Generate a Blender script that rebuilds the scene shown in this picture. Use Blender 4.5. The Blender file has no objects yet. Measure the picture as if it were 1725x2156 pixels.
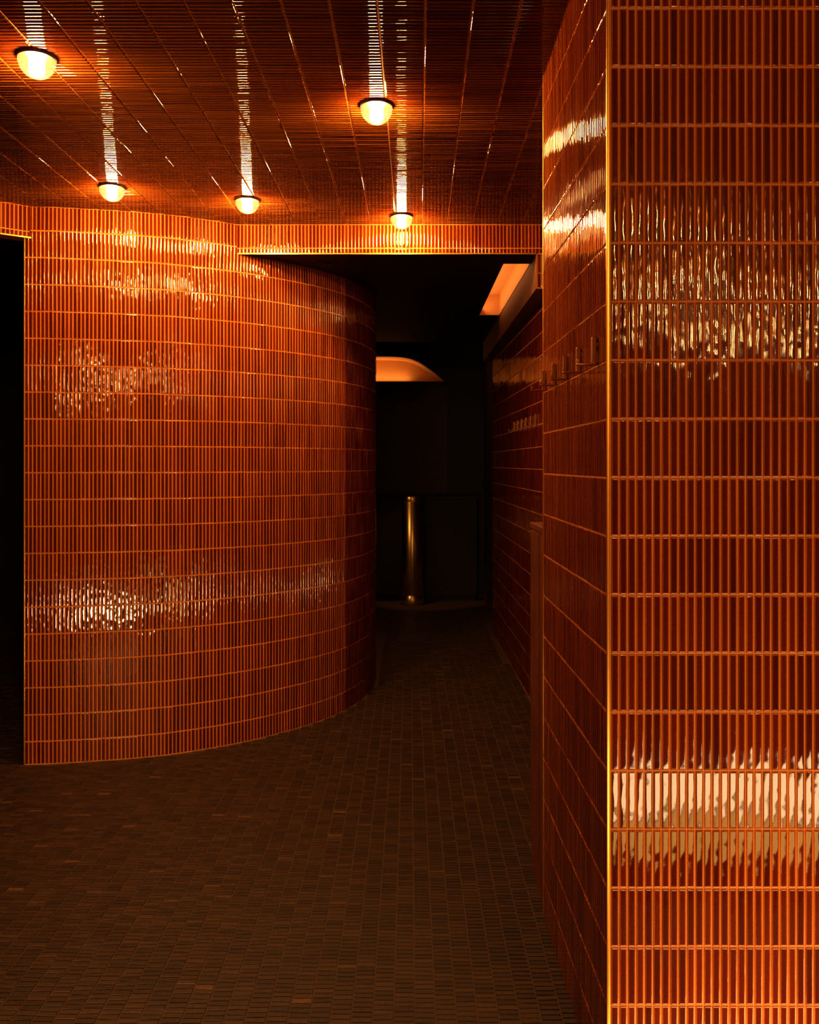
import bpy, math, random
import numpy as np
from mathutils import Matrix, Vector

# ------------------------------------------------------------------ camera, world, light, exposure
F = 1780.0            # focal length in pixels of the 1725 x 2156 frame
PX, PY = 862.5, 977.0 # principal column, horizon row
H = 1.678             # camera height
scene = bpy.context.scene
root_col = scene.collection
cam_data = bpy.data.cameras.new('camera')
cam = bpy.data.objects.new('camera', cam_data)
root_col.objects.link(cam)
cam.location = (0, 0, H)
cam.rotation_euler = (math.radians(90), 0, 0)
cam_data.sensor_fit = 'AUTO'
cam_data.sensor_width = 36.0
cam_data.lens = F * 36.0 / 2156.0
cam_data.shift_y = -(2156 / 2 - PY) / 2156.0
cam_data.clip_start = 0.02
scene.camera = cam

world = bpy.data.worlds.new('world')
scene.world = world
world.use_nodes = True
world.node_tree.nodes['Background'].inputs[0].default_value = (0.0, 0.0, 0.0, 1)
world.node_tree.nodes['Background'].inputs[1].default_value = 0.0

scene.view_settings.view_transform = 'Standard'
scene.view_settings.look = 'None'
scene.view_settings.gamma = 1.0
scene.view_settings.use_curve_mapping = False
scene.view_settings.exposure = 0.0
scene.cycles.caustics_reflective = False
scene.cycles.caustics_refractive = False
scene.cycles.sample_clamp_indirect = 6.0

WARM = (1.0, 0.50, 0.15)
LAMP_L = 1250.0       # radiance of the frosted tube in each ceiling lamp


def point_lamp(name, loc, watt, radius=0.03, color=WARM):
    d = bpy.data.lights.new(name, 'POINT')
    d.energy = watt
    d.color = color
    d.shadow_soft_size = radius
    o = bpy.data.objects.new(name, d)
    root_col.objects.link(o)
    o.location = loc
    return o


def area_lamp(name, loc, direction, along, length, width, watt, color=WARM, spread=180):
    """flat rectangular lamp facing direction, its long side lying along the given axis"""
    d = bpy.data.lights.new(name, 'AREA')
    d.shape = 'RECTANGLE'
    d.size, d.size_y = length, width
    d.spread = math.radians(spread)
    d.energy = watt
    d.color = color
    o = bpy.data.objects.new(name, d)
    root_col.objects.link(o)
    z = -Vector(direction).normalized()
    x = Vector(along)
    x = (x - z * x.dot(z)).normalized()
    y = z.cross(x)
    m = Matrix((x, y, z)).transposed().to_4x4()
    m.translation = Vector(loc)
    o.matrix_world = m
    return o


# the ceiling lamps of the room that stand behind the photographer
for x, y, w in [(1.35, -0.7, 20), (2.1, -2.0, 40), (1.5, -2.3, 34), (3.1, -2.3, 34), (3.2, -4.3, 44), (2.5, -4.5, 44), (3.9, -4.4, 44), (-1.05, -4.5, 56), (-1.5, -4.8, 56), (-0.4, -4.6, 50)]:
    point_lamp('room_lamp', (x, y, 3.02), w * 0.90, 0.036)
# low wall-washers of the entrance, and the floor strip under the pier
area_lamp('low_lamp', (1.25, 1.0, 0.40), (0.0, 1.0, 0.05), (1, 0, 0), 1.15, 0.17, 12.0, color=(1.0, 0.60, 0.27))
area_lamp('low_lamp', (-1.15, 0.7, 0.22), (0.0, 1.0, 0.05), (1, 0, 0), 0.9, 0.12, 8.0, color=(1.0, 0.60, 0.27), spread=70)
area_lamp('low_lamp', (1.25, 1.0, 0.20), (0.0, 1.0, 0.05), (1, 0, 0), 1.15, 0.18, 5.0, color=(1.0, 0.46, 0.09))  # extra dim strip, added to stretch the reflection on the pier downwards
area_lamp('floor_strip_lamp', (1.25, 1.98, 0.03), (0, 0.35, 1), (1, 0, 0), 1.5, 0.03, 8.0)
# light coves of the corridor
area_lamp('cove_lamp', (0.612, 6.24, 2.985), (1, 0, 0.6), (0, 1, 0), 1.75, 0.03, 2.2, color=(1.0, 0.42, 0.12))
area_lamp('niche_lamp', (-0.55, 10.9, 2.735), (0, -0.1, 1), (1, 0, 0), 1.1, 0.05, 2.6, color=(1.0, 0.38, 0.09))

# recessed spot of the corridor, behind the curved wall, aimed at the post
sp_d = bpy.data.lights.new('corridor_spot', 'SPOT')
sp_d.energy = 55.0
sp_d.color = (1.0, 0.50, 0.16)
sp_d.spot_size = math.radians(24)
sp_d.spot_blend = 0.5
sp_d.shadow_soft_size = 0.035
sp_o = bpy.data.objects.new('corridor_spot', sp_d)
root_col.objects.link(sp_o)
sp_o.location = (-1.3, 8.2, 2.86)
sp_o.rotation_euler = (Vector((0.03, 10.1, 0.50)) - sp_o.location).to_track_quat('-Z', 'Y').to_euler()

# ------------------------------------------------------------------ measures
CEIL = H + 1.440      # main ceiling
LINT = H + 1.261      # underside of the lintels, corridor ceiling
ROW, BAR = 0.150, 0.0216
QL = 0.00285
YL = F * QL           # front plane of the corridor lintel
rng = np.random.default_rng(7)
random.seed(7)


# ------------------------------------------------------------------ materials
def new_mat(name):
    m = bpy.data.materials.new(name)
    m.use_nodes = True
    nt = m.node_tree
    b = nt.nodes['Principled BSDF']
    return m, nt, b


def nd(nt, kind, **kw):
    n = nt.nodes.new(kind)
    for k, v in kw.items():
        setattr(n, k, v)
    return n


def math_n(nt, op, a, b=None, clamp=False):
    n = nd(nt, 'ShaderNodeMath', operation=op, use_clamp=clamp)
    for i, v in enumerate((a, b)):
        if v is None:
            continue
        if isinstance(v, (int, float)):
            n.inputs[i].default_value = v
        else:
            nt.links.new(v, n.inputs[i])
    return n.outputs[0]


def noise(nt, scale, detail=2.0, rough=0.5, vec=None):
    n = nd(nt, 'ShaderNodeTexNoise')
    n.inputs['Scale'].default_value = scale
    n.inputs['Detail'].default_value = detail
    n.inputs['Roughness'].default_value = rough
    if vec is None:
        g = nd(nt, 'ShaderNodeNewGeometry')
        vec = g.outputs['Position']
    nt.links.new(vec, n.inputs['Vector'])
    return n.outputs['Fac']


def ramp(nt, fac, stops):
    r = nd(nt, 'ShaderNodeValToRGB')
    els = r.color_ramp.elements
    while len(els) < len(stops):
        els.new(0.5)
    for e, (p, c) in zip(els, stops):
        e.position = p
        e.color = (*c, 1)
    nt.links.new(fac, r.inputs[0])
    return r.outputs[0]


def mix_col(nt, fac, a, b, blend='MIX'):
    n = nd(nt, 'ShaderNodeMix', data_type='RGBA', blend_type=blend)
    for sock, v in ((n.inputs[0], fac), (n.inputs[6], a), (n.inputs[7], b)):
        if isinstance(v, (int, float)):
            sock.default_value = v
        elif isinstance(v, tuple):
            sock.default_value = (*v, 1)
        else:
            nt.links.new(v, sock)
    return n.outputs[2]


def piece_random(nt):
    """one random number per piece: point attribute on joined fields, object random on single ones"""
    at = nd(nt, 'ShaderNodeAttribute', attribute_name='tuv')
    sp = nd(nt, 'ShaderNodeSeparateXYZ')
    nt.links.new(at.outputs['Vector'], sp.inputs[0])
    oi = nd(nt, 'ShaderNodeObjectInfo')
    s = math_n(nt, 'ADD', sp.outputs[2], oi.outputs['Random'])
    return sp.outputs[0], sp.outputs[1], math_n(nt, 'FRACT', s)


def glazed(name, deep, edge, w=0.019, l=0.146, rough=0.05, wave=0.0010, stretch=(1, 1, 0.5)):
    m, nt, b = new_mat(name)
    u, v, r = piece_random(nt)
    du = math_n(nt, 'MULTIPLY', math_n(nt, 'SUBTRACT', 0.5, math_n(nt, 'ABSOLUTE', math_n(nt, 'SUBTRACT', u, 0.5))), w)
    dv = math_n(nt, 'MULTIPLY', math_n(nt, 'SUBTRACT', 0.5, math_n(nt, 'ABSOLUTE', math_n(nt, 'SUBTRACT', v, 0.5))), l)
    d = math_n(nt, 'DIVIDE', math_n(nt, 'MINIMUM', du, dv), 0.006)
    n1 = noise(nt, 260.0, 2.0)
    d2 = math_n(nt, 'ADD', d, math_n(nt, 'MULTIPLY', math_n(nt, 'SUBTRACT', n1, 0.5), 0.5))
    mid = tuple(0.55 * a + 0.45 * c for a, c in zip(edge, deep))
    c = ramp(nt, d2, [(0.0, edge), (0.15, edge), (0.36, mid), (0.68, deep)])
    tone = ramp(nt, r, [(0.0, (0.62, 0.55, 0.55)), (0.5, (1, 1, 1)), (1.0, (1.3, 1.5, 1.4))])
    c = mix_col(nt, 1.0, c, tone, 'MULTIPLY')
    nt.links.new(c, b.inputs['Base Color'])
    b.inputs['Roughness'].default_value = rough
    b.inputs['IOR'].default_value = 1.55
    # wavy hand-made glaze
    gp = nd(nt, 'ShaderNodeNewGeometry')
    vm = nd(nt, 'ShaderNodeVectorMath', operation='MULTIPLY')
    vm.inputs[1].default_value = stretch
    nt.links.new(gp.outputs['Position'], vm.inputs[0])
    h1 = noise(nt, 52.0, 0.5, vec=vm.outputs[0])
    h2 = noise(nt, 420.0, 2.0)
    hh = math_n(nt, 'ADD', math_n(nt, 'MULTIPLY', h1, 1.0), math_n(nt, 'MULTIPLY', h2, 0.03))
    bp = nd(nt, 'ShaderNodeBump')
    bp.inputs['Strength'].default_value = 1.0
    bp.inputs['Distance'].default_value = wave
    nt.links.new(hh, bp.inputs['Height'])
    nt.links.new(bp.outputs[0], b.inputs['Normal'])
    return m


def plain(name, col, rough=0.6, metal=0.0, nscale=40.0, namp=0.25, bump=0.0, spec=0.5):
    m, nt, b = new_mat(name)
    f = noise(nt, nscale, 3.0)
    c = ramp(nt, f, [(0.25, tuple(x * (1 - namp) for x in col)), (0.75, tuple(min(1, x * (1 + namp)) for x in col))])
    nt.links.new(c, b.inputs['Base Color'])
    b.inputs['Roughness'].default_value = rough
    b.inputs['Metallic'].default_value = metal
    b.inputs['Specular IOR Level'].default_value = spec
    if bump:
        bp = nd(nt, 'ShaderNodeBump')
        bp.inputs['Distance'].default_value = bump
        nt.links.new(noise(nt, nscale * 6, 2.0), bp.inputs['Height'])
        nt.links.new(bp.outputs[0], b.inputs['Normal'])
    return m


M = {}
M['tile'] = glazed('glazed_terracotta', (0.085, 0.006, 0.0012), (0.40, 0.092, 0.011))
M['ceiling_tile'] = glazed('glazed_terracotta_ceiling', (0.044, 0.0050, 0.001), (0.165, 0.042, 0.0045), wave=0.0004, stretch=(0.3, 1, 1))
M['corridor_tile'] = glazed('glazed_terracotta_shaded', (0.060, 0.0042, 0.001), (0.12, 0.014, 0.002), wave=0.0005)  # same glaze darkened: the corridor's dimness is put into the colour
M['grout'] = plain('orange_grout', (0.66, 0.22, 0.03), 0.85, nscale=300, namp=0.12, bump=0.0004)
M['floor_grout'] = plain('floor_grout', (0.085, 0.040, 0.018), 0.8, nscale=200, namp=0.3)
M['brass'] = plain('brass', (0.95, 0.47, 0.085), 0.33, 1.0, nscale=90, namp=0.08)
M['dark_brass'] = plain('dark_brass', (0.34, 0.13, 0.04), 0.42, 1.0, nscale=150, namp=0.2)
M['bronze'] = plain('bronze', (0.05, 0.022, 0.010), 0.4, 1.0, nscale=90, namp=0.15)
M['plaster'] = plain('dark_plaster', (0.035, 0.012, 0.006), 0.75, nscale=12, namp=0.2)
M['cove_plaster'] = plain('cove_plaster', (0.75, 0.40, 0.15), 0.8, nscale=12, namp=0.05)
M['beam_plaster'] = plain('beam_plaster', (0.11, 0.034, 0.014), 0.7, nscale=14, namp=0.12)
M['black'] = plain('black_paint', (0.010, 0.005, 0.004), 0.6, nscale=20, namp=0.2, spec=0.2)
M['cabinet'] = plain('stained_wood', (0.12, 0.022, 0.007), 0.45, nscale=9, namp=0.35)
M['room'] = plain('room_plaster', (0.16, 0.05, 0.02), 0.7, nscale=8, namp=0.2)


def brushed(name, col, rough):
    m, nt, b = new_mat(name)
    f = noise(nt, 60.0, 2.0)
    nt.links.new(ramp(nt, f, [(0.3, tuple(x * 0.92 for x in col)), (0.7, col)]), b.inputs['Base Color'])
    b.inputs['Metallic'].default_value = 1.0
    b.inputs['Roughness'].default_value = rough
    b.inputs['Anisotropic'].default_value = 0.8
    b.inputs['Anisotropic Rotation'].default_value = 0.25
    tg = nd(nt, 'ShaderNodeTangent', direction_type='RADIAL', axis='Z')
    nt.links.new(tg.outputs[0], b.inputs['Tangent'])
    return m


M['brushed_brass'] = brushed('brushed_brass', (0.95, 0.60, 0.22), 0.34)


def floor_mat():
    m, nt, b = new_mat('brown_floor_tile')
    u, v, r = piece_random(nt)
    c = ramp(nt, r, [(0.0, (0.028, 0.013, 0.006)), (0.45, (0.042, 0.019, 0.0085)), (0.9, (0.060, 0.027, 0.0115)), (0.985, (0.068, 0.031, 0.013)), (1.0, (0.15, 0.07, 0.03))])
    f = noise(nt, 120.0, 4.0, 0.7)
    c = mix_col(nt, 1.0, c, ramp(nt, f, [(0.3, (0.65, 0.62, 0.6)), (0.7, (1.3, 1.3, 1.3))]), 'MULTIPLY')
    nt.links.new(c, b.inputs['Base Color'])
    b.inputs['Roughness'].default_value = 0.5
    b.inputs['Specular IOR Level'].default_value = 0.35
    bp = nd(nt, 'ShaderNodeBump')
    bp.inputs['Distance'].default_value = 0.0012
    nt.links.new(noise(nt, 260.0, 3.0, 0.6), bp.inputs['Height'])
    nt.links.new(bp.outputs[0], b.inputs['Normal'])
    return m


M['floor'] = floor_mat()


def lamp_mats():
    m, nt, b = new_mat('lit_frosted_tube')
    b.inputs['Base Color'].default_value = (0.9, 0.8, 0.6, 1)
    b.inputs['Emission Color'].default_value = (*WARM, 1)
    b.inputs['Emission Strength'].default_value = LAMP_L
    M['tube'] = m
    # cast glass: mostly clear, mirror-like rim, milky with fine bubbles
    m, nt, b = new_mat('cast_glass')
    nt.nodes.remove(b)
    out = nt.nodes['Material Output']
    tr = nd(nt, 'ShaderNodeBsdfTransparent')
    tr.inputs[0].default_value = (1.0, 0.97, 0.9, 1)
    gl = nd(nt, 'ShaderNodeBsdfGlossy')
    gl.inputs['Roughness'].default_value = 0.05
    tl = nd(nt, 'ShaderNodeBsdfTranslucent')
    tl.inputs[0].default_value = (1.0, 0.68, 0.60, 1)
    vo = nd(nt, 'ShaderNodeTexVoronoi')
    vo.inputs['Scale'].default_value = 190.0
    g = nd(nt, 'ShaderNodeNewGeometry')
    nt.links.new(g.outputs['Position'], vo.inputs['Vector'])
    bub = math_n(nt, 'LESS_THAN', vo.outputs['Distance'], 0.13)
    lw = nd(nt, 'ShaderNodeLayerWeight')
    lw.inputs['Blend'].default_value = 0.35
    rim = math_n(nt, 'POWER', lw.outputs['Facing'], 4.0)
    amt = math_n(nt, 'ADD', 0.0058, math_n(nt, 'ADD', math_n(nt, 'MULTIPLY', bub, 0.03), math_n(nt, 'MULTIPLY', rim, 0.006)), clamp=True)
    m1 = nd(nt, 'ShaderNodeMixShader')
    nt.links.new(amt, m1.inputs[0])
    nt.links.new(tr.outputs[0], m1.inputs[1])
    nt.links.new(tl.outputs[0], m1.inputs[2])
    m2 = nd(nt, 'ShaderNodeMixShader')
    nt.links.new(math_n(nt, 'MULTIPLY', lw.outputs['Fresnel'], 0.5), m2.inputs[0])
    nt.links.new(m1.outputs[0], m2.inputs[1])
    nt.links.new(gl.outputs[0], m2.inputs[2])
    nt.links.new(m2.outputs[0], out.inputs[0])
    M['glass'] = m


lamp_mats()


# ------------------------------------------------------------------ helpers
def link(o, parent=None):
    root_col.objects.link(o)
    if parent is not None:
        o.parent = parent
    return o


def mesh_obj(name, verts, faces, mat, parent=None, smooth=False):
    me = bpy.data.meshes.new(name)
    me.from_pydata([tuple(v) for v in verts], [], [tuple(f) for f in faces])
    me.materials.append(mat)
    if smooth:
        me.polygons.foreach_set('use_smooth', [True] * len(me.polygons))
    me.update()
    return link(bpy.data.objects.new(name, me), parent)


def tag(o, label, cat, group=None, kind=None):
    o['label'] = label
    o['category'] = cat
    if group:
        o['group'] = group
    if kind:
        o['kind'] = kind
    return o


def empty(name, loc, label, cat, group=None):
    o = bpy.data.objects.new(name, None)
    o.empty_display_size = 0.05
    link(o)
    o.location = loc
    return tag(o, label, cat, group)


def struct(o, label, cat='wall'):
    return tag(o, label, cat, kind='structure')


def boxes(lst):
    """verts, faces of several axis-aligned boxes (x0,x1,y0,y1,z0,z1)"""
    V, Fc = [], []
    for x0, x1, y0, y1, z0, z1 in lst:
        k = len(V)
        V += [(x0, y0, z0), (x1, y0, z0), (x1, y1, z0), (x0, y1, z0), (x0, y0, z1), (x1, y0, z1), (x1, y1, z1), (x0, y1, z1)]
        Fc += [(k, k + 3, k + 2, k + 1), (k + 4, k + 5, k + 6, k + 7), (k, k + 1, k + 5, k + 4), (k + 1, k + 2, k + 6, k + 5), (k + 2, k + 3, k + 7, k + 6), (k + 3, k, k + 4, k + 7)]
    return V, Fc


def prism(pts, z0, z1):
    """closed outline (counter-clockwise) to a solid"""
    n = len(pts)
    V = [(x, y, z0) for x, y in pts] + [(x, y, z1) for x, y in pts]
    Fc = [(i, (i + 1) % n, n + (i + 1) % n, n + i) for i in range(n)]
    Fc += [tuple(range(n - 1, -1, -1)), tuple(range(n, 2 * n))]
    return V, Fc


def lathe(prof, seg=40, closed_top=True, closed_bot=True):
    V, Fc = [], []
    for r, z in prof:
        for k in range(seg):
            a = 2 * math.pi * k / seg
            V.append((r * math.cos(a), r * math.sin(a), z))
    for i in range(len(prof) - 1):
        for k in range(seg):
            k2 = (k + 1) % seg
            Fc.append((i * seg + k, i * seg + k2, (i + 1) * seg + k2, (i + 1) * seg + k))
    if closed_bot:
        Fc.append(tuple(range(seg - 1, -1, -1)))
    if closed_top:
        n = (len(prof) - 1) * seg
        Fc.append(tuple(range(n, n + seg)))
    return V, Fc


def bevel_box(o, width, seg=2):
    md = o.modifiers.new('bevel', 'BEVEL')
    md.width = width
    md.segments = seg
    md.limit_method = 'ANGLE'
    return o


# ------------------------------------------------------------------ tile fields
class Field:
    """frames of tiles: centre, width axis, length axis, normal, width, length, sheet key"""

    def __init__(self):
        self.c, self.a, self.b, self.n, self.w, self.l, self.s, self.ok = [], [], [], [], [], [], [], []

    def add(self, c, a, b, n, w, l, sheet, ok=True):
        self.c.append(c); self.a.append(a); self.b.append(b); self.n.append(n)
        self.w.append(w); self.l.append(l); self.s.append(sheet); self.ok.append(ok)


# (inset, height, tilt of the glaze in degrees) from the buried foot to the face
RINGS_GLAZED = [(0.0, -0.002, 80), (0.0, 0.0014, 52), (0.0011, 0.0022, 24), (0.0040, 0.0026, 4.5)]
RINGS_FLAT = [(0.0, -0.002, 40), (0.0, 0.0010, 26), (0.0012, 0.0015, 12), (0.0040, 0.0017, 1.5)]
RINGS_CEILING = [(0.0, -0.002, 80), (0.0, 0.0018, 66), (0.0012, 0.0032, 36), (0.0045, 0.0041, 7)]
RINGS_FLOOR = [(0.0, -0.002, 60), (0.0009, 0.0028, 0)]


def template(rings):
    T, Fc = [], []
    for i, (ins, h, _t) in enumerate(rings):
        for su, sv in ((-1, -1), (1, -1), (1, 1), (-1, 1)):
            T.append((su, sv, ins, h))
    for i in range(len(rings) - 1):
        for k in range(4):
            k2 = (k + 1) % 4
            Fc.append((i * 4 + k, i * 4 + k2, i * 4 + 4 + k2, i * 4 + 4 + k))
    n = (len(rings) - 1) * 4
    Fc.append((n, n + 1, n + 2, n + 3))
    return np.array(T), np.array(Fc)


def template_normals(rings):
    """one normal per face corner: bent across the width or the length only, so long sides shade evenly"""
    side = [(0, -1), (1, 0), (0, 1), (-1, 0)]
    out = []
    for i in range(len(rings) - 1):
        for k in range(4):
            for r in (i, i, i + 1, i + 1):
                t = math.radians(rings[r][2])
                out.append((side[k][0] * math.sin(t), side[k][1] * math.sin(t), math.cos(t)))
    t = math.radians(rings[-1][2])
    for su in (-1, 1, 1, -1):
        out.append((su * math.sin(t), 0.0, math.cos(t)))
    return np.array(out)


def tile_mesh(name, rings, w, l, mat, smooth):
    T, Fc = template(rings)
    hu = np.maximum(w / 2 - T[:, 2], w * 0.12)
    hv = np.maximum(l / 2 - T[:, 2], l * 0.12)
    P = np.c_[T[:, 0] * hu, T[:, 1] * hv, T[:, 3]]
    me = bpy.data.meshes.new(name)
    me.from_pydata(P.tolist(), [], Fc.tolist())
    me.materials.append(mat)
    if smooth:
        me.polygons.foreach_set('use_smooth', [True] * len(me.polygons))
    if smooth:
        me.normals_split_custom_set(template_normals(rings).tolist())
    at = me.attributes.new('tuv', 'FLOAT_VECTOR', 'POINT')
    at.data.foreach_set('vector', np.c_[0.5 + P[:, 0] / w, 0.5 + P[:, 1] / l, np.zeros(len(P))].astype(np.float32).ravel())
    return me


def build_field(fd, parent, mat, rings, name, rest_name, n_single=300, jit=0.6, sheet_jit=0.5, lift=0.0003, smooth=True):
    c = np.array(fd.c, float); a = np.array(fd.a, float); b = np.array(fd.b, float); n = np.array(fd.n, float)
    w = np.array(fd.w, float); l = np.array(fd.l, float); ok = np.array(fd.ok, bool)
    N = len(c)
    # size in the picture
    area = np.zeros(N)
    Y = np.maximum(c[:, 1], 0.05)
    px = PX + F * c[:, 0] / Y
    py = PY - F * (c[:, 2] - H) / Y
    view = -c + np.array([0, 0, H])
    vd = np.linalg.norm(view, axis=1)
    cosv = np.abs((view * n).sum(1)) / vd
    vis = ok & (c[:, 1] > 0.2) & (px > -5) & (px < 1730) & (py > -5) & (py < 2161)
    area = np.where(vis, w * l * cosv / vd ** 2, 0)
    # slightly uneven setting, per sheet of seven and per tile
    keys = {}
    st = np.zeros((N, 2))
    for i, s in enumerate(fd.s):
        if s not in keys:
            keys[s] = rng.normal(0, math.radians(sheet_jit), 2)
        st[i] = keys[s]
    tu = st[:, 0] + rng.normal(0, math.radians(jit), N)
    tv = np.clip(st[:, 1] + rng.normal(0, math.radians(jit * 0.35), N), -0.012, 0.012)
    n2 = n + a * tu[:, None] + b * tv[:, None]
    n2 /= np.linalg.norm(n2, axis=1)[:, None]
    a2 = a - n2 * (a * n2).sum(1)[:, None]
    a2 /= np.linalg.norm(a2, axis=1)[:, None]
    b2 = np.cross(n2, a2)
    c2 = c + n * rng.normal(0, lift, N)[:, None]
    order = np.argsort(-area)
    single = [i for i in order[:n_single] if area[i] > 0]
    rest = np.ones(N, bool)
    cache = {}
    for i in single:
        rest[i] = False
        key = (round(w[i], 4), round(l[i], 4))
        if key not in cache:
            cache[key] = tile_mesh(name, rings, key[0], key[1], mat, smooth)
        o = bpy.data.objects.new(name, cache[key])
        link(o, parent)
        mt = Matrix.Identity(4)
        for k in range(3):
            mt[k][0], mt[k][1], mt[k][2], mt[k][3] = a2[i][k], b2[i][k], n2[i][k], c2[i][k]
        o.matrix_local = mt
    R = np.nonzero(rest)[0]
    if len(R):
        T, Fc = template(rings)
        hu = np.maximum(w[R][:, None] / 2 - T[None, :, 2], w[R][:, None] * 0.12) * T[None, :, 0]
        hv = np.maximum(l[R][:, None] / 2 - T[None, :, 2], l[R][:, None] * 0.12) * T[None, :, 1]
        P = c2[R][:, None, :] + a2[R][:, None, :] * hu[..., None] + b2[R][:, None, :] * hv[..., None] + n2[R][:, None, :] * T[None, :, 3, None]
        nv = len(T)
        faces = (Fc[None] + (np.arange(len(R)) * nv)[:, None, None]).reshape(-1, 4)
        uv = np.stack([0.5 + hu / w[R][:, None], 0.5 + hv / l[R][:, None], np.repeat(rng.random(len(R))[:, None], nv, 1)], -1)
        me = bpy.data.meshes.new(rest_name)
        V = P.reshape(-1, 3).astype(np.float32)
        me.vertices.add(len(V)); me.vertices.foreach_set('co', V.ravel())
        me.loops.add(faces.size); me.loops.foreach_set('vertex_index', faces.ravel().astype(np.int32))
        me.polygons.add(len(faces))
        me.polygons.foreach_set('loop_start', (np.arange(len(faces)) * 4).astype(np.int32))
        me.polygons.foreach_set('use_smooth', np.full(len(faces), smooth))
        me.update(calc_edges=True)
        me.materials.append(mat)
        if smooth:
            TN = template_normals(rings)
            NN = (a2[R][:, None, :] * TN[None, :, 0, None] + b2[R][:, None, :] * TN[None, :, 1, None] + n2[R][:, None, :] * TN[None, :, 2, None])
            me.normals_split_custom_set(NN.reshape(-1, 3).tolist())
        at = me.attributes.new('tuv', 'FLOAT_VECTOR', 'POINT')
        at.data.foreach_set('vector', uv.astype(np.float32).ravel())
        o = link(bpy.data.objects.new(rest_name, me), parent)
        o['kind'] = 'stuff'
    return len(single), len(R)


TW, TL = BAR - 0.0032, ROW - 0.0040     # face of one bar


def wall_rows(z_line, z0, z1):
    """(z low, z high) of every course between z0 and z1"""
    k0 = math.floor((z0 - z_line) / ROW)
    out = []
    z = z_line + k0 * ROW
    while z < z1 - 1e-6:
        lo, hi = max(z, z0), min(z + ROW, z1)
        if hi - lo > 0.012:
            out.append((lo, hi))
        z += ROW
    return out


def plane_tiles(fd, p0, p1, rows, first=0.0, okf=None, sheet_off=0):
    """upright bars on the vertical plane from p0 to p1 (front is to the right of the walk p0->p1)"""
    p0, p1 = np.array(p0, float), np.array(p1, float)
    L = np.linalg.norm(p1 - p0)
    d = (p1 - p0) / L
    nrm = np.array([d[1], -d[0], 0])
    nb = int(math.ceil((L - first) / BAR - 0.05))
    for k in range(nb):
        s0 = first + k * BAR
        s1 = min(s0 + BAR, L)
        w = s1 - s0 - (BAR - TW)
        if w < 0.004:
            continue
        sm = (s0 + s1) / 2
        xy = p0 + d * sm
        for j, (lo, hi) in enumerate(rows):
            c = (xy[0], xy[1], (lo + hi) / 2)
            fd.add(c, (d[0], d[1], 0), (0, 0, 1), nrm, w, hi - lo - (ROW - TL), (sheet_off + k // 7, j),
                   True if okf is None else okf(c))


# ------------------------------------------------------------------ plan of the curved wall
JX = [52.1, 111.9, 171.1, 230.7, 289.4, 346.8, 402.8, 456.3, 507.3, 554.4, 598.5, 638.4, 673.4, 704.2, 729, 748]
MX = [52, 112, 170, 230, 289, 347, 404, 457.5, 508.3, 555, 599.5, 639.3, 675, 705, 731, 747, 763.5]
MQ = [.002647, .002655, .00267, .002687, .002706, .002731, .002769, .00281, .002857, .002909, .00297, .003032, .003098, .003166, .003242, .003306, .003404]
JQ = np.interp(JX, MX, MQ)
curve = [np.array([(x - PX) * q, F * q]) for x, q in zip(JX, JQ)]
for hd in (72, 77, 81, 85.5, 90, 95, 101, 108, 115, 122, 129, 136):
    a = math.radians(hd)
    curve.append(curve[-1] + 0.151 * np.array([math.cos(a), math.sin(a)]))
curve = np.array(curve)


def behind_curve(x, y, m=0.0):
    if x < curve[0, 0] or x > -0.26:
        return False
    k = np.searchsorted(curve[:20, 0], x)
    return y > np.interp(x, curve[:20, 0], curve[:20, 1]) - m


WX0 = 0.908           # corridor right wall: X at Y = 3.13, leaning by SL
SL = (0.825 - 0.8706) / (8.37 - 5.505)


def wall_x(y):
    return 0.8706 + SL * (y - 5.505)


PNX, PNY = 0.5087, F * 0.0012156      # pier, near left edge
PFX, PFY = 0.4984, F * 0.001758       # pier, far left edge
LF0 = np.array([-796.5 * 0.00265, F * 0.00265])
LFD = np.array([-0.83, -0.557]); LFD /= np.linalg.norm(LFD)
LF1 = LF0 + LFD * 1.6                 # left lintel runs LF0 -> LF1, towards the camera

# ------------------------------------------------------------------ structure: floor, ceiling, walls
floor = mesh_obj('floor', *boxes([(-7.0, 4.4, -6.0, 11.4, -0.15, 0.0)]), M['floor_grout'])
struct(floor, 'dark brown floor of small stacked rectangular tiles', 'floor')
fd = Field()
FP, FR = 0.064, 0.0235
for k in range(-54, 21):
    x = -0.3685 + (k + 0.5) * FP
    off = rng.random() * FR
    y = 1.7 + off
    j = 0
    while y < 9.6:
        hgt = FR + rng.normal(0, 0.0006)
        if not behind_curve(x, y + 0.02) and not (x > wall_x(max(y, 3.2)) - 0.03 and y > 3.1) and not (x > PFX + 0.02 and y > PNY - 0.01 and y < 3.13):
            ok = not (PX + F * x / y > 1190 and y > 2.1)
            fd.add((x, y, 0.0), (1, 0, 0), (0, 1, 0), (0, 0, 1), FP - 0.0035, hgt - 0.0030, (k, j // 6), ok)
        y += FR
        j += 1
build_field(fd, floor, M['floor'], RINGS_FLOOR, 'floor_tile', 'floor_tiles', 300, jit=0.7, sheet_jit=0.25, lift=0.0004, smooth=False)

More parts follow.
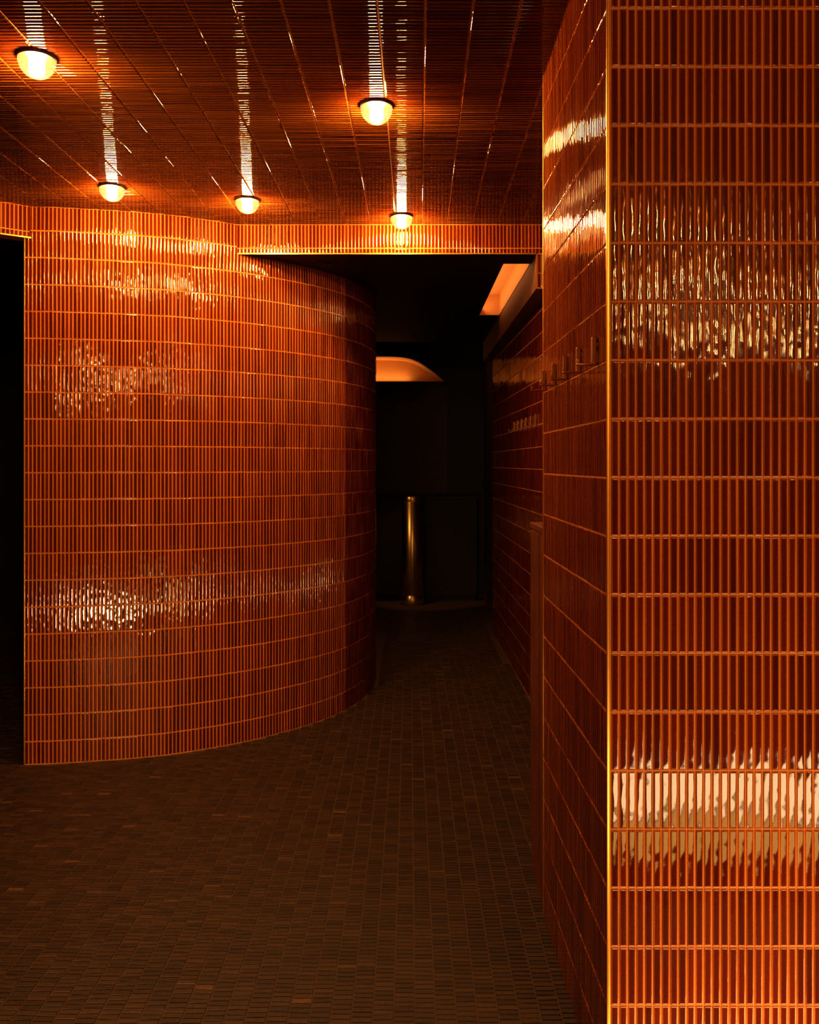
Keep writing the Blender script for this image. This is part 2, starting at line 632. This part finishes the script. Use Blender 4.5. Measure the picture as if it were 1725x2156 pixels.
ceiling = mesh_obj('ceiling', *boxes([(-3.9, 4.4, -6.0, YL + 0.1, CEIL, CEIL + 0.15)]), M['grout'])
struct(ceiling, 'low ceiling clad in glossy ribbed terracotta bars between lintel and pier', 'ceiling')
fd = Field()
CX0 = (782.3 - PX) * QL
cs = 16.5 / F
for k in range(-22, 9):
    j = 0
    y = YL - 0.012
    while y > 1.0:
        x = CX0 + (k + 0.5) * ROW + cs * (y - YL)
        inside = behind_curve(x, y, -0.02)
        # left lintel: skip what lies behind it
        s = (np.array([x, y]) - LF0)
        if s[0] < 0 and (s[0] * LFD[1] - s[1] * LFD[0]) > 0.01:
            inside = True
        if x > PFX - 0.05 and y < PFY + 0.02:
            inside = x > (PNX + PFX) / 2 + 0.07
        if not inside and x < wall_x(y) + 0.02:
            ok = (PX + F * x / y) < 1150
            fd.add((x, y, CEIL), (0, 1, 0), (1, 0, 0), (0, 0, -1), BAR - 0.0026, TL, (k, j // 7), ok)
        y -= BAR
        j += 1
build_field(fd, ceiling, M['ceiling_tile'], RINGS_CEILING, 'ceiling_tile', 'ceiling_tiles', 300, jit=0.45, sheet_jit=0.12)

# curved wall
nrm = []
for i in range(len(curve)):
    d = curve[min(i + 1, len(curve) - 1)] - curve[max(i - 1, 0)]
    d /= np.linalg.norm(d)
    nrm.append((-d[1], d[0]))
inner = curve + 0.11 * np.array(nrm)
outline = [tuple(p) for p in curve] + [tuple(p) for p in inner[::-1]]
wall_left = mesh_obj('wall_left', *prism(outline, 0.0, CEIL), M['grout'])
struct(wall_left, 'curved wall of upright glossy terracotta bars sweeping into the dark corridor')
ZB = H - 1.5477
rows = wall_rows(ZB, 0.004, CEIL - 0.003)
fd, fd_far = Field(), Field()
for i in range(len(curve) - 1):
    p0, p1 = curve[i], curve[i + 1]
    L = np.linalg.norm(p1 - p0)
    d = (p1 - p0) / L
    n3 = np.array([d[1], -d[0], 0])
    for k in range(7):
        xy = p0 + d * (k + 0.5) * L / 7
        for j, (lo, hi) in enumerate(rows):
            px_ = PX + F * xy[0] / xy[1]
            ok = not (hi > LINT and xy[1] > YL) and i < 18
            if hi > LINT and xy[1] > YL:
                if lo > LINT - 0.01:
                    continue
                hi = LINT
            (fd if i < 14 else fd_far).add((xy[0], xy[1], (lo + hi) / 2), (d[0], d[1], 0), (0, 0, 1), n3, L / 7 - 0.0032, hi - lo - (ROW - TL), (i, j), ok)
build_field(fd, wall_left, M['tile'], RINGS_GLAZED, 'wall_tile', 'wall_tiles', 300, jit=0.6, sheet_jit=0.6)
build_field(fd_far, wall_left, M['corridor_tile'], RINGS_FLAT, 'wall_tile', 'corridor_tiles', 0, jit=0.6, sheet_jit=0.4)  # far end: shade put into darker, flatter copies of the wall tile

# pier at the right
wall_right = mesh_obj('wall_right', *prism([(PNX, PNY), (4.4, PNY), (4.4, PFY), (PFX, PFY)], 0, CEIL), M['grout'])
struct(wall_right, 'square tiled pier with glossy upright bars and a bright metal corner')
ZP = H - 0.035
rows = wall_rows(ZP, 0.004, CEIL - 0.003)
fd = Field()
plane_tiles(fd, (PNX + 0.006, PNY), (PNX + 1.3, PNY), rows)
plane_tiles(fd, (PFX - 0.0006, PFY - 0.004), (PNX, PNY + 0.006), rows, okf=lambda c: False, sheet_off=100)
build_field(fd, wall_right, M['tile'], RINGS_GLAZED, 'pier_tile', 'pier_tiles', 300, jit=0.55, sheet_jit=0.35)

# corridor wall on the right
YE = 8.37
wall_corr = mesh_obj('wall_corridor', *prism([(wall_x(3.1), 3.1), (wall_x(3.1) + 0.3, 3.1), (wall_x(YE) + 0.3, YE), (wall_x(YE), YE)], 0, CEIL), M['grout'])
struct(wall_corr, 'long dim tiled wall along the right side of the corridor')
fd = Field()
plane_tiles(fd, (wall_x(YE), YE), (wall_x(3.16), 3.16), wall_rows(ZP, 0.004, CEIL - 0.003), okf=lambda c: PX + F * c[0] / c[1] < 1140 and c[2] < LINT - 0.2)
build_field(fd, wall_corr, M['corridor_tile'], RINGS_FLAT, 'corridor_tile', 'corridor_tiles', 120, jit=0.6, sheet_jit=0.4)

# lintel over the corridor with its side beam
BX, BZ = 267.5 * QL, H + 370 * QL      # left edge and underside of the beam
lx0 = float(np.interp(YL, curve[:20, 1], curve[:20, 0]))
lintel = mesh_obj('wall_lintel', *boxes([(lx0 - 0.08, wall_x(YL) + 0.1, YL, YL + 0.10, LINT + 0.055, CEIL), (lx0 - 0.08, wall_x(YL) + 0.1, YL, YL + 0.004, LINT, LINT + 0.055), (BX, wall_x(YL) + 0.1, YL, YL + 0.004, BZ, LINT)]), M['grout'])
struct(lintel, 'tiled lintel band above the dark corridor opening')
fd = Field()
rl = wall_rows(2.972, LINT + 0.002, CEIL - 0.003)
plane_tiles(fd, (lx0 - 0.006, YL), (wall_x(YL), YL), rl)
plane_tiles(fd, (BX + 0.006, YL), (wall_x(YL), YL), [(r[0], r[1]) for r in wall_rows(2.972, BZ + 0.003, LINT)])
build_field(fd, lintel, M['tile'], RINGS_GLAZED, 'lintel_tile', 'lintel_tiles', 300)

# left lintel over the side doorway
nl = np.array([-LFD[1], LFD[0]])       # towards the dark room
if nl[1] < 0:
    nl = -nl
lint_l = mesh_obj('wall_lintel_side', *prism([tuple(LF1), tuple(LF0 - LFD * 0.02), tuple(LF0 - LFD * 0.02 + nl * 0.1), tuple(LF1 + nl * 0.1)], LINT, CEIL), M['grout'])
struct(lint_l, 'short tiled lintel over the black doorway beside the curved wall')
fd = Field()
plane_tiles(fd, LF1, LF0, rl)
build_field(fd, lint_l, M['tile'], RINGS_GLAZED, 'lintel_tile', 'lintel_tiles', 100)

# corridor ceiling with the light well, and the beam face
SX0, SX1, SY0, SY1 = 0.592, BX, 5.326, 7.148
YC = 8.73
cz = LINT
cor_ceil = mesh_obj('ceiling_corridor', *boxes([
    (-2.6, SX0, YL + 0.005, YC, cz, cz + 0.05), (SX0, 1.3, YL + 0.005, SY0, cz, cz + 0.05), (SX0, 1.3, SY1, YC, cz, cz + 0.05)]), M['black'])
struct(cor_ceil, 'black lowered ceiling over the corridor', 'ceiling')
bm_ = mesh_obj('trim_6', *boxes([(BX, 1.3, YL + 0.005, YC, BZ, cz - 0.001), (BX, 1.3, SY0 - 0.03, SY1 + 0.03, cz - 0.001, cz + 0.20)]), M['beam_plaster'])
struct(bm_, 'plain boxed beam along the top of the corridor wall', 'beam')
well = mesh_obj('trim_7', *boxes([
    (SX0 - 0.03, SX0, SY0 - 0.03, SY1 + 0.03, cz + 0.05, cz + 0.165), (SX0, BX, SY0 - 0.03, SY0, cz + 0.05, cz + 0.165),
    (SX0, BX, SY1 - 0.004, SY1 + 0.03, cz - 0.001, cz + 0.165), (SX0 - 0.03, BX + 0.0, SY0 - 0.03, SY1 + 0.03, cz + 0.165, cz + 0.195),
    (BX - 0.004, BX, SY0, SY1, cz + 0.0, cz + 0.165)]), M['cove_plaster'])
struct(well, 'lit plaster light well recessed in the corridor ceiling', 'light well')

# end of the corridor: back wall with an arched lit niche
YB = 10.6
qb = YB / F
AXC, AZ = -0.36, H + 174 * qb
half = [(935, 803), (927, 795.5), (918.5, 788), (911, 782), (903, 776.5), (893, 769.5), (882.8, 763.2), (867.5, 756.6), (855, 753.6), (842, 752), (826, 751.2), (810, 751)]
half = [((x - PX) * qb, H + (PY - z) * qb) for x, z in half]
arc = half + [(2 * AXC - x, z) for x, z in half[::-1]]
NA = len(arc) - 1
V, Fc = [], []
xl, xr, zt = -2.6, 1.3, 3.6
# front face strips around the arch
front = [(x, YB, z) for x, z in arc]
for i in range(NA):
    x0, z0 = arc[i]; x1, z1 = arc[i + 1]
    k = len(V)
    V += [(x0, YB, z0), (x0, YB, zt), (x1, YB, zt), (x1, YB, z1)]
    Fc.append((k, k + 3, k + 2, k + 1))
k = len(V)
V += [(arc[0][0], YB, AZ), (xr, YB, AZ), (xr, YB, zt), (arc[0][0], YB, zt)]
Fc.append((k, k + 1, k + 2, k + 3))
k = len(V)
V += [(xl, YB, AZ), (arc[-1][0], YB, AZ), (arc[-1][0], YB, zt), (xl, YB, zt)]
Fc.append((k, k + 1, k + 2, k + 3))
bv, bf = boxes([(xl, xr, YB, YB + 0.5, 0.0, AZ), (xl, xr, YB + 0.42, YB + 0.6, AZ, zt), (xl, xr, YB - 0.1 + 0.1, YB + 0.6, zt, zt + 0.1)])
Fc += [tuple(i + len(V) for i in f) for f in bf]
V += bv
wall_back = mesh_obj('wall_back', V, Fc, M['black'])
struct(wall_back, 'black end wall of the corridor with an arched niche')
V, Fc = [], []
for x, z in arc:
    V += [(x, YB - 0.002, z), (x, YB + 0.38, z)]
for i in range(NA):
    Fc.append((2 * i, 2 * i + 1, 2 * i + 3, 2 * i + 2))
niche = mesh_obj('niche_vault', V, Fc, M['cove_plaster'], wall_back, smooth=True)
V = [(x, YB + 0.38, z) for x, z in arc]
mesh_obj('niche_back', V, [tuple(range(NA + 1))], M['cove_plaster'], wall_back)
mesh_obj('panel', *boxes([(-0.75, 0.475, YB - 0.02, YB, 1.30, AZ - 0.06)]), M['plaster'], wall_back)

w = mesh_obj('wall_corridor_end', *boxes([(0.93, 1.3, YE, YB, 0, 3.6)]), M['plaster'])
struct(w, 'plain dark plaster wall past the end of the corridor tiles')
w = mesh_obj('baseboard_right', *boxes([(0.915, 0.93, YE + 0.02, YB, 0, 0.09)]), M['cabinet'])
struct(w, 'low dark skirting at the end of the corridor', 'baseboard')
w = mesh_obj('ceiling_end', *boxes([(-2.6, 1.3, YC, YB + 0.6, 3.6, 3.7)]), M['black'])
struct(w, 'black ceiling at the far end of the corridor', 'ceiling')
w = mesh_obj('wall_bulkhead', *boxes([(-2.6, 1.3, YC - 0.05, YC, cz + 0.05, 3.6)]), M['black'])
struct(w, 'black bulkhead where the corridor ceiling steps up')

# dark side room and the shell behind the photographer
sx = float(LF1[0])
w = mesh_obj('wall_side_room', *boxes([(-7.0, -6.9, float(LF1[1]), 11.2, 0, 3.6), (-6.9, -2.6, 9.4, 9.5, 0, 3.6), (-2.65, -2.6, 6.0, 11.2, 0, 3.6), (-7, sx, float(LF1[1]) - 0.1, float(LF1[1]), 0, 3.6)]), M['black'])
struct(w, 'black walls of the side room beyond the doorway')
w = mesh_obj('ceiling_side_room', *prism([(-7, float(LF1[1])), tuple(LF1 + nl * 0.1), tuple(LF0 + nl * 0.1), (-2.2, 5.2), (-2.2, 9.5), (-7, 9.5)], LINT, LINT + 0.1), M['black'])
struct(w, 'black ceiling of the side room', 'ceiling')
w = mesh_obj('wall_entrance', *boxes([(sx - 0.1, sx, -6, float(LF1[1]), 0, CEIL), (sx, 4.4, -6.1, -6.0, 0, CEIL), (4.4, 4.5, -6, 3.2, 0, CEIL)]), M['room'])
struct(w, 'brown walls of the entrance room')

# ------------------------------------------------------------------ metal edge trims
t = 0.0065
w = mesh_obj('trim_1', *boxes([(PNX - 0.005, PNX + 0.0035, PNY - 0.005, PNY + 0.0035, 0.0, CEIL)]), M['brass'])
struct(bevel_box(w, 0.002), 'polished brass strip on the near corner of the pier', 'trim')
w = mesh_obj('trim_2', *boxes([(PFX - 0.005, PFX + 0.004, PFY - 0.004, PFY + 0.004, 0.0, CEIL)]), M['brass'])
struct(bevel_box(w, 0.002), 'thin brass strip on the far corner of the pier', 'trim')
c0 = curve[0]
w = mesh_obj('trim_3', *boxes([(c0[0] - 0.005, c0[0] + 0.003, c0[1] - 0.005, c0[1] + 0.004, 0.0, LINT)]), M['brass'])
struct(bevel_box(w, 0.0015), 'thin brass strip on the left end of the curved wall', 'trim')
w = mesh_obj('trim_4', *boxes([(lx0 - 0.01, BX + 0.003, YL - 0.005, YL + 0.004, LINT - 0.003, LINT + 0.004),
                               (BX - 0.004, BX + 0.004, YL - 0.005, YL + 0.004, BZ, LINT + 0.004),
                               (BX - 0.004, wall_x(YL), YL - 0.005, YL + 0.004, BZ - 0.003, BZ + 0.004)]), M['brass'])
struct(w, 'thin brass strip under the lintel above the corridor', 'trim')
pf = -nl * 0.005
w = mesh_obj('trim_5', *prism([tuple(LF1 + pf), tuple(LF0 + pf), tuple(LF0 + nl * 0.004), tuple(LF1 + nl * 0.004)], LINT - 0.003, LINT + 0.004), M['brass'])
struct(w, 'thin brass strip under the side doorway lintel', 'trim')


# ------------------------------------------------------------------ ceiling lamps
def dome_profile(r, n=14):
    return [(max(r * math.sin(a), 0.0005), -r * math.cos(a)) for a in np.linspace(0.0, math.pi / 2, n)]


LR = 0.0640
me_ring = None


def ceiling_lamp(loc, label):
    global me_ring
    e = empty('ceiling_lamp', loc, label, 'lamp', 'half-dome ceiling lamps')
    if me_ring is None:
        me_ring = {}
        for nm, (V, Fc), mt, sm in (
                ('mounting_ring', lathe([(0.066, 0.0), (0.066, -0.008), (0.064, -0.0115), (0.0575, -0.0115)][::-1], 48), M['bronze'], False),
                ('glass_dome', lathe([(r_, z_ - 0.013) for r_, z_ in dome_profile(LR)] + [(0.0625, -0.0118)], 48, closed_bot=False, closed_top=False), M['glass'], True),
                ('frosted_tube', lathe([(0.003, -0.067), (0.018, -0.066), (0.0240, -0.062), (0.0265, -0.054), (0.0265, -0.0125)], 32), M['tube'], True)):
            o = mesh_obj(nm, V, Fc, mt, e, sm)
            me_ring[nm] = o.data
    else:
        for nm, me in me_ring.items():
            link(bpy.data.objects.new(nm, me), e)
    return e


for (x, y, q), lab in (
        ((77.7, 127, 0), 'clear half-dome ceiling lamp at the upper left, largest in the picture'),
        ((793, 228, 0), 'clear half-dome ceiling lamp alone mid-ceiling, closest to the tiled pier top'),
        ((236, 398, 0), 'glowing half-dome ceiling lamp above the left half of the curved wall'),
        ((521, 425, 0), 'glowing half-dome ceiling lamp where curved wall and lintel meet'),
        ((846, 459, 0), 'small glowing half-dome ceiling lamp in front of the lintel over the corridor')):
    qq = 1.424 / (PY - y)
    ceiling_lamp(((x - PX) * qq, F * qq, CEIL - 0.003), lab)


# ------------------------------------------------------------------ coat hooks
def hook_meshes():
    plate = boxes([(-0.0125, 0.0, -0.0085, 0.0085, 0.0, 0.076)])
    arm = boxes([(-0.052, -0.0125, -0.0085, 0.0085, 0.0, 0.0065), (-0.052, -0.0465, -0.0085, 0.0085, 0.0065, 0.0175)])
    stem = boxes([(0.0, 0.0026, -0.006, 0.006, 0.050, 0.062)])
    return plate, arm, stem


hook_cache = {}


def coat_hook(x, y, z, label, group):
    e = empty('coat_hook', (x, y, z), label, 'coat hook', group)
    e.rotation_euler = (0, 0, math.atan(-SL))
    for nm, (V, Fc) in zip(('plate', 'arm', 'wall_stud'), hook_meshes()):
        if nm not in hook_cache:
            o = mesh_obj(nm, V, Fc, M['dark_brass'], e)
            hook_cache[nm] = o.data
        else:
            o = link(bpy.data.objects.new(nm, hook_cache[nm]), e)
        if nm != 'wall_stud':
            bevel_box(o, 0.0022, 2)
    return e


ordn = ['nearest the brass corner', 'second from the brass corner', 'third from the brass corner, the middle one', 'fourth from the brass corner', 'fifth and last, at the far edge']
for i in range(5):
    y = F * 0.001279 + i * (F * (0.001727 - 0.001279)) / 4
    x = PNX + (PFX - PNX) * (y - PNY) / (PFY - PNY) - 0.0048
    coat_hook(x, y, H + 0.265, 'brass coat hook on the pier side, ' + ordn[i], 'coat hooks on the pier')
ordn = ['first from the pier', 'second from the pier', 'third from the pier', 'fourth from the pier', 'fifth from the pier', 'last and deepest in the corridor']
for i in range(6):
    y = 5.74 + i * 0.207
    coat_hook(wall_x(y) - 0.0050, y, H + 0.262, 'small dim coat hook on the corridor wall, ' + ordn[i], 'coat hooks on the corridor wall')

# ------------------------------------------------------------------ low cabinet behind the pier
cab = empty('cabinet', (0.70, 3.32, 0), 'narrow chest-high red-brown cabinet standing against the wall behind the pier', 'cabinet')
cy0, cy1, cx0 = PFY + 0.012, 3.50, 0.503
ct = H - 122 * 0.001967


def rel(lst):
    return boxes([(x0 - 0.70, x1 - 0.70, y0 - 3.32, y1 - 3.32, z0, z1) for x0, x1, y0, y1, z0, z1 in lst])


bevel_box(mesh_obj('body', *rel([(cx0, 0.875, cy0, cy1 - 0.004, 0.148, ct - 0.026)]), M['cabinet'], cab), 0.002)
bevel_box(mesh_obj('top', *rel([(cx0 - 0.004, 0.875, cy0, cy1, ct - 0.023, ct)]), M['cabinet'], cab), 0.003)
mesh_obj('plinth', *rel([(cx0 + 0.004, 0.875, cy0, cy1 - 0.008, 0.0, 0.145)]), M['cabinet'], cab)
mesh_obj('door', *rel([(cx0 - 0.003, cx0, cy0 + 0.125, cy1 - 0.01, 0.152, ct - 0.03)]), M['cabinet'], cab)

# ------------------------------------------------------------------ brass post and dark counter at the end of the corridor
yp = F * 1.678 / (1276 - PY)
xp = (869 - PX) * yp / F
post = empty('post', (xp, yp + 0.14, 0), 'tall round brass post standing in the dark corridor before the counter', 'post')
zt_ = H - 69 * yp / F
r = 0.140
mesh_obj('shaft', *lathe([(r, 0.125), (r, zt_ - 0.062)], 64), M['brushed_brass'], post, True)
mesh_obj('plinth', *lathe([(r + 0.002, 0.0), (r + 0.002, 0.108), (r - 0.006, 0.112), (r - 0.006, 0.124)], 64), M['brushed_brass'], post, True)
mesh_obj('cap', *lathe([(r - 0.004, zt_ - 0.064), (r + 0.003, zt_ - 0.058), (r + 0.003, zt_ - 0.004), (r - 0.002, zt_)], 64), M['brushed_brass'], post, True)
mesh_obj('seam', *boxes([(0.012, 0.020, -r - 0.003, -r + 0.004, 0.126, zt_ - 0.066)]), M['bronze'], post)

ctr = empty('counter', (0.2, 10.45, 0), 'black bar-height counter across the end of the corridor', 'counter')
mesh_obj('body', *boxes([(-0.95, 0.62, -0.14, 0.148, 0.08, 1.245)]), M['black'], ctr)
bevel_box(mesh_obj('top', *boxes([(-0.97, 0.64, -0.16, 0.128, 1.247, 1.285)]), M['black'], ctr), 0.004)
mesh_obj('kickboard', *boxes([(-0.93, 0.60, -0.10, 0.148, 0.0, 0.079)]), M['black'], ctr)

# unlit downlight in the corridor ceiling
dl = empty('downlight', (-0.54, 5.30, LINT - 0.001), 'small unlit downlight in the black corridor ceiling beside the curved wall', 'lamp')
mesh_obj('ring', *lathe([(0.036, -0.010), (0.043, -0.010), (0.046, -0.004), (0.046, 0.0)], 32), M['bronze'], dl, True)
mesh_obj('lens', *lathe([(0.030, -0.014), (0.034, -0.0105)], 32), M['black'], dl, True)
